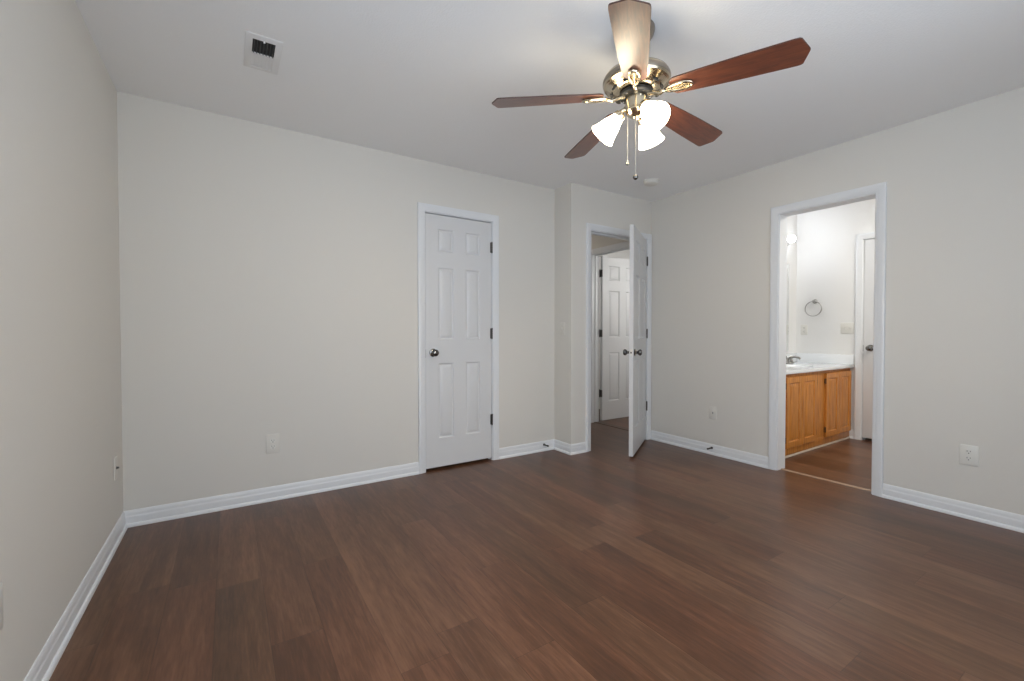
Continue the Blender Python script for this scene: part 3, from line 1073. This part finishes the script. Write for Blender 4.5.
def cab_door(x0, x1, hinge_left):
    w, h, t = x1 - x0, dz1 - dz0, 0.019
    R = frame_matrix((x0, CY - 0.001, dz0), (1, 0, 0), (0, -1, 0))
    m = MB()
    ring = [(0.0, -0.001), (0.0, t - 0.004), (0.004, t), (0.050, t), (0.053, t - 0.002), (0.057, t - 0.008), (0.062, t - 0.0085), (0.088, t - 0.002), (0.092, t - 0.0018)]
    vs, fs = [], []
    for o, d in ring:
        vs += [(o, d, o), (w - o, d, o), (w - o, d, h - o), (o, d, h - o)]
    for k in range(len(ring) - 1):
        for q in range(4):
            q2 = (q + 1) % 4
            fs.append((k * 4 + q, k * 4 + q2, k * 4 + 4 + q2, k * 4 + 4 + q))
    e = (len(ring) - 1) * 4
    fs += [(e, e + 1, e + 2, e + 3), (3, 2, 1, 0)]
    m.raw(vs, fs, 0, R)
    d = m.build('cabinet_door', M['oak'], cab, smooth=15)
    for z in (0.075, h - 0.075):
        hh = MB()
        xx = -0.004 if hinge_left else w + 0.004
        hh.lathe([(0.0055, z - 0.026), (0.0055, z + 0.026)], 10, 0, R @ Matrix.Translation((xx, t * 0.6, 0)))
        s = -1 if hinge_left else 1
        hh.box((xx, 0.001, z - 0.022), (xx + s * 0.007, 0.003, z + 0.022), 0, R)
        hh.build('hinge', M['bronze'], d)


for (x0, x1), hl in zip(xd, (True, False, True, False)):
    cab_door(x0, x1, hl)

# countertop with integral basin and splashes
CTZ = 0.738
top = thing('vanity_countertop', 'white moulded countertop with basin on the oak vanity', 'countertop', (0, 0, 0))
m = MB()
bx, by, rx, ry = 4.72, 2.135, 0.235, 0.165
X0, X1, Y0, Y1 = XR + T + 0.013, XB - 0.001, CY - 0.036, YV - 0.001
NP = 48
rect, ell = [], []
for i in range(NP):
    a = 2 * PI * i / NP
    c_, s_ = math.cos(a), math.sin(a)
    tx = ((X1 - bx) if c_ > 0 else (bx - X0)) / max(abs(c_), 1e-6)
    ty = ((Y1 - by) if s_ > 0 else (by - Y0)) / max(abs(s_), 1e-6)
    t_ = min(tx, ty)
    rect.append((bx + c_ * t_, by + s_ * t_))
    ell.append((bx + rx * c_, by + ry * s_))
vs = [(x, y, CTZ + 0.030) for x, y in rect] + [(x, y, CTZ + 0.030) for x, y in ell]
rows = [(1.0, 0.030), (0.97, 0.024), (0.93, 0.0), (0.82, -0.050), (0.60, -0.088), (0.30, -0.103), (0.08, -0.105)]
fs = [(i, (i + 1) % NP, NP + (i + 1) % NP, NP + i) for i in range(NP)]
for r_, z_ in rows[1:]:
    vs += [(bx + rx * r_ * math.cos(2 * PI * i / NP), by + ry * r_ * math.sin(2 * PI * i / NP), CTZ + z_) for i in range(NP)]
for k in range(1, len(rows)):
    fs += [(k * NP + i, k * NP + (i + 1) % NP, (k + 1) * NP + (i + 1) % NP, (k + 1) * NP + i) for i in range(NP)]
fs.append(tuple(range(len(rows) * NP, (len(rows) + 1) * NP)))
m.raw(vs, fs)
# exact corners of the slab, front edge and underside
m.box((X0, Y0, CTZ), (X1, Y0 + 0.012, CTZ + 0.0302), bevel=0.003)
m.box((X0, Y0 + 0.01, CTZ), (X1, Y0 + 0.03, CTZ + 0.004))
m.box((X0, Y0 + 0.01, CTZ), (X0 + 0.02, Y1, CTZ + 0.0301))
m.box((X1 - 0.02, Y0 + 0.01, CTZ), (X1, Y1, CTZ + 0.0301))
m.box((X0, Y1 - 0.02, CTZ), (X1, Y1, CTZ + 0.0301))
m.build('basin_top', M['marble'], top, smooth=40)
MB().box((X0, Y1 - 0.018, CTZ + 0.0305), (X1, Y1, CTZ + 0.130), bevel=0.003).build('backsplash', M['marble'], top)
MB().box((X1 - 0.018, Y0 + 0.006, CTZ + 0.0305), (X1, Y1 - 0.0185, CTZ + 0.130), bevel=0.003).build('sidesplash', M['marble'], top)
MB().lathe([(0.0001, -0.002), (0.020, -0.002), (0.021, 0.001), (0.014, 0.002), (0.0001, 0.001)], 20, 0, Matrix.Translation((bx, by, CTZ - 0.103))).build('drain', M['chrome'], top)

# faucet
fx, fy, fz = 5.04, 2.325, CTZ + 0.0308
fa = thing('bathroom_faucet', 'chrome two handle faucet behind the basin of the vanity', 'faucet', (fx, fy, fz))
MB().box((-0.080, -0.024, 0), (0.080, 0.024, 0.014), bevel=0.006, seg=3).build('faucet_base', M['satin'], fa)
MB().tube([(0, 0, 0.010), (0, -0.002, 0.045), (0, -0.020, 0.068), (0, -0.060, 0.074), (0, -0.100, 0.066), (0, -0.112, 0.052)], [0.015, 0.014, 0.0135, 0.012, 0.011, 0.011], 14).build('spout', M['satin'], fa)
for s in (-1, 1):
    h_ = MB().lathe([(0.019, 0.012), (0.018, 0.028), (0.012, 0.038), (0.012, 0.050), (0.015, 0.054), (0.014, 0.062), (0.0001, 0.066)], 20, 0, Matrix.Translation((s * 0.055, 0, 0)))
    h_.tube([(s * 0.055, 0, 0.056), (s * 0.080, -0.012, 0.066), (s * 0.105, -0.024, 0.078)], [0.007, 0.006, 0.007], 10)
    h_.build('handle', M['satin'], fa)

# mirror and light bar on the mirror wall
MX1 = 5.245
mi = thing('vanity_mirror', 'large wall mirror above the bathroom vanity', 'mirror', (0, 0, 0))
MB().box((4.00, YV - 0.006, CTZ + 0.150), (MX1, YV - 0.001, 1.86)).build('mirror_glass', M['mirror'], mi, smooth=0)
for a in (4.2, 4.6, 5.0):
    MB().box((a, YV - 0.010, CTZ + 0.140), (a + 0.02, YV - 0.001, CTZ + 0.158)).build('mirror_clip', M['chrome'], mi)
    MB().box((a, YV - 0.010, 1.852), (a + 0.02, YV - 0.001, 1.868)).build('mirror_clip', M['chrome'], mi)
vl = thing('vanity_light', 'chrome light bar with glowing globe bulbs above the mirror', 'wall light', (0, 0, 0))
MB().box((4.42, YV - 0.030, 2.055), (5.20, YV - 0.001, 2.165), bevel=0.008).build('bar', M['chrome'], vl)
for k in range(4):
    x = 4.53 + k * 0.193
    s = MB().lathe([(0.024, 0.0), (0.024, 0.018), (0.018, 0.030)], 20, 0, Matrix.Translation((x, YV - 0.028, 2.11)) @ Matrix.Rotation(PI / 2, 4, 'X')).build('socket', M['chrome'], vl)
    MB().sphere((x, YV - 0.088, 2.11), 0.040, 0, 24, 14).build('globe_bulb', M['globe'], s)

# on the bathroom end wall
tr_ = thing('towel_ring', 'chrome towel ring hanging on the bathroom end wall', 'towel ring')
tr_.matrix_world = F_BEND @ Matrix.Translation((-2.240, 0, 1.442))
Rx = Matrix.Rotation(-PI / 2, 4, 'X')
MB().lathe([(0.0001, 0), (0.024, 0), (0.025, 0.004), (0.021, 0.009), (0.011, 0.014), (0.010, 0.045), (0.013, 0.050), (0.010, 0.056), (0.0001, 0.057)], 24, 0, Rx).build('wall_mount', M['satin'], tr_)
ring = [(0.080 * math.sin(2 * PI * i / 48), 0.045 + 0.010 * (1 - math.cos(2 * PI * i / 48)) * 0.0, -0.080 + 0.080 * math.cos(2 * PI * i / 48)) for i in range(48)]
MB().tube(ring, 0.0052, 10, closed=True).build('ring', M['satin'], tr_)
outlet(F_BEND, -2.345, 1.130, 'white outlet under the towel ring above the bathroom backsplash')
switch(F_BEND, -1.938, 1.145, 'white double light switch beside the far bathroom door', 2)
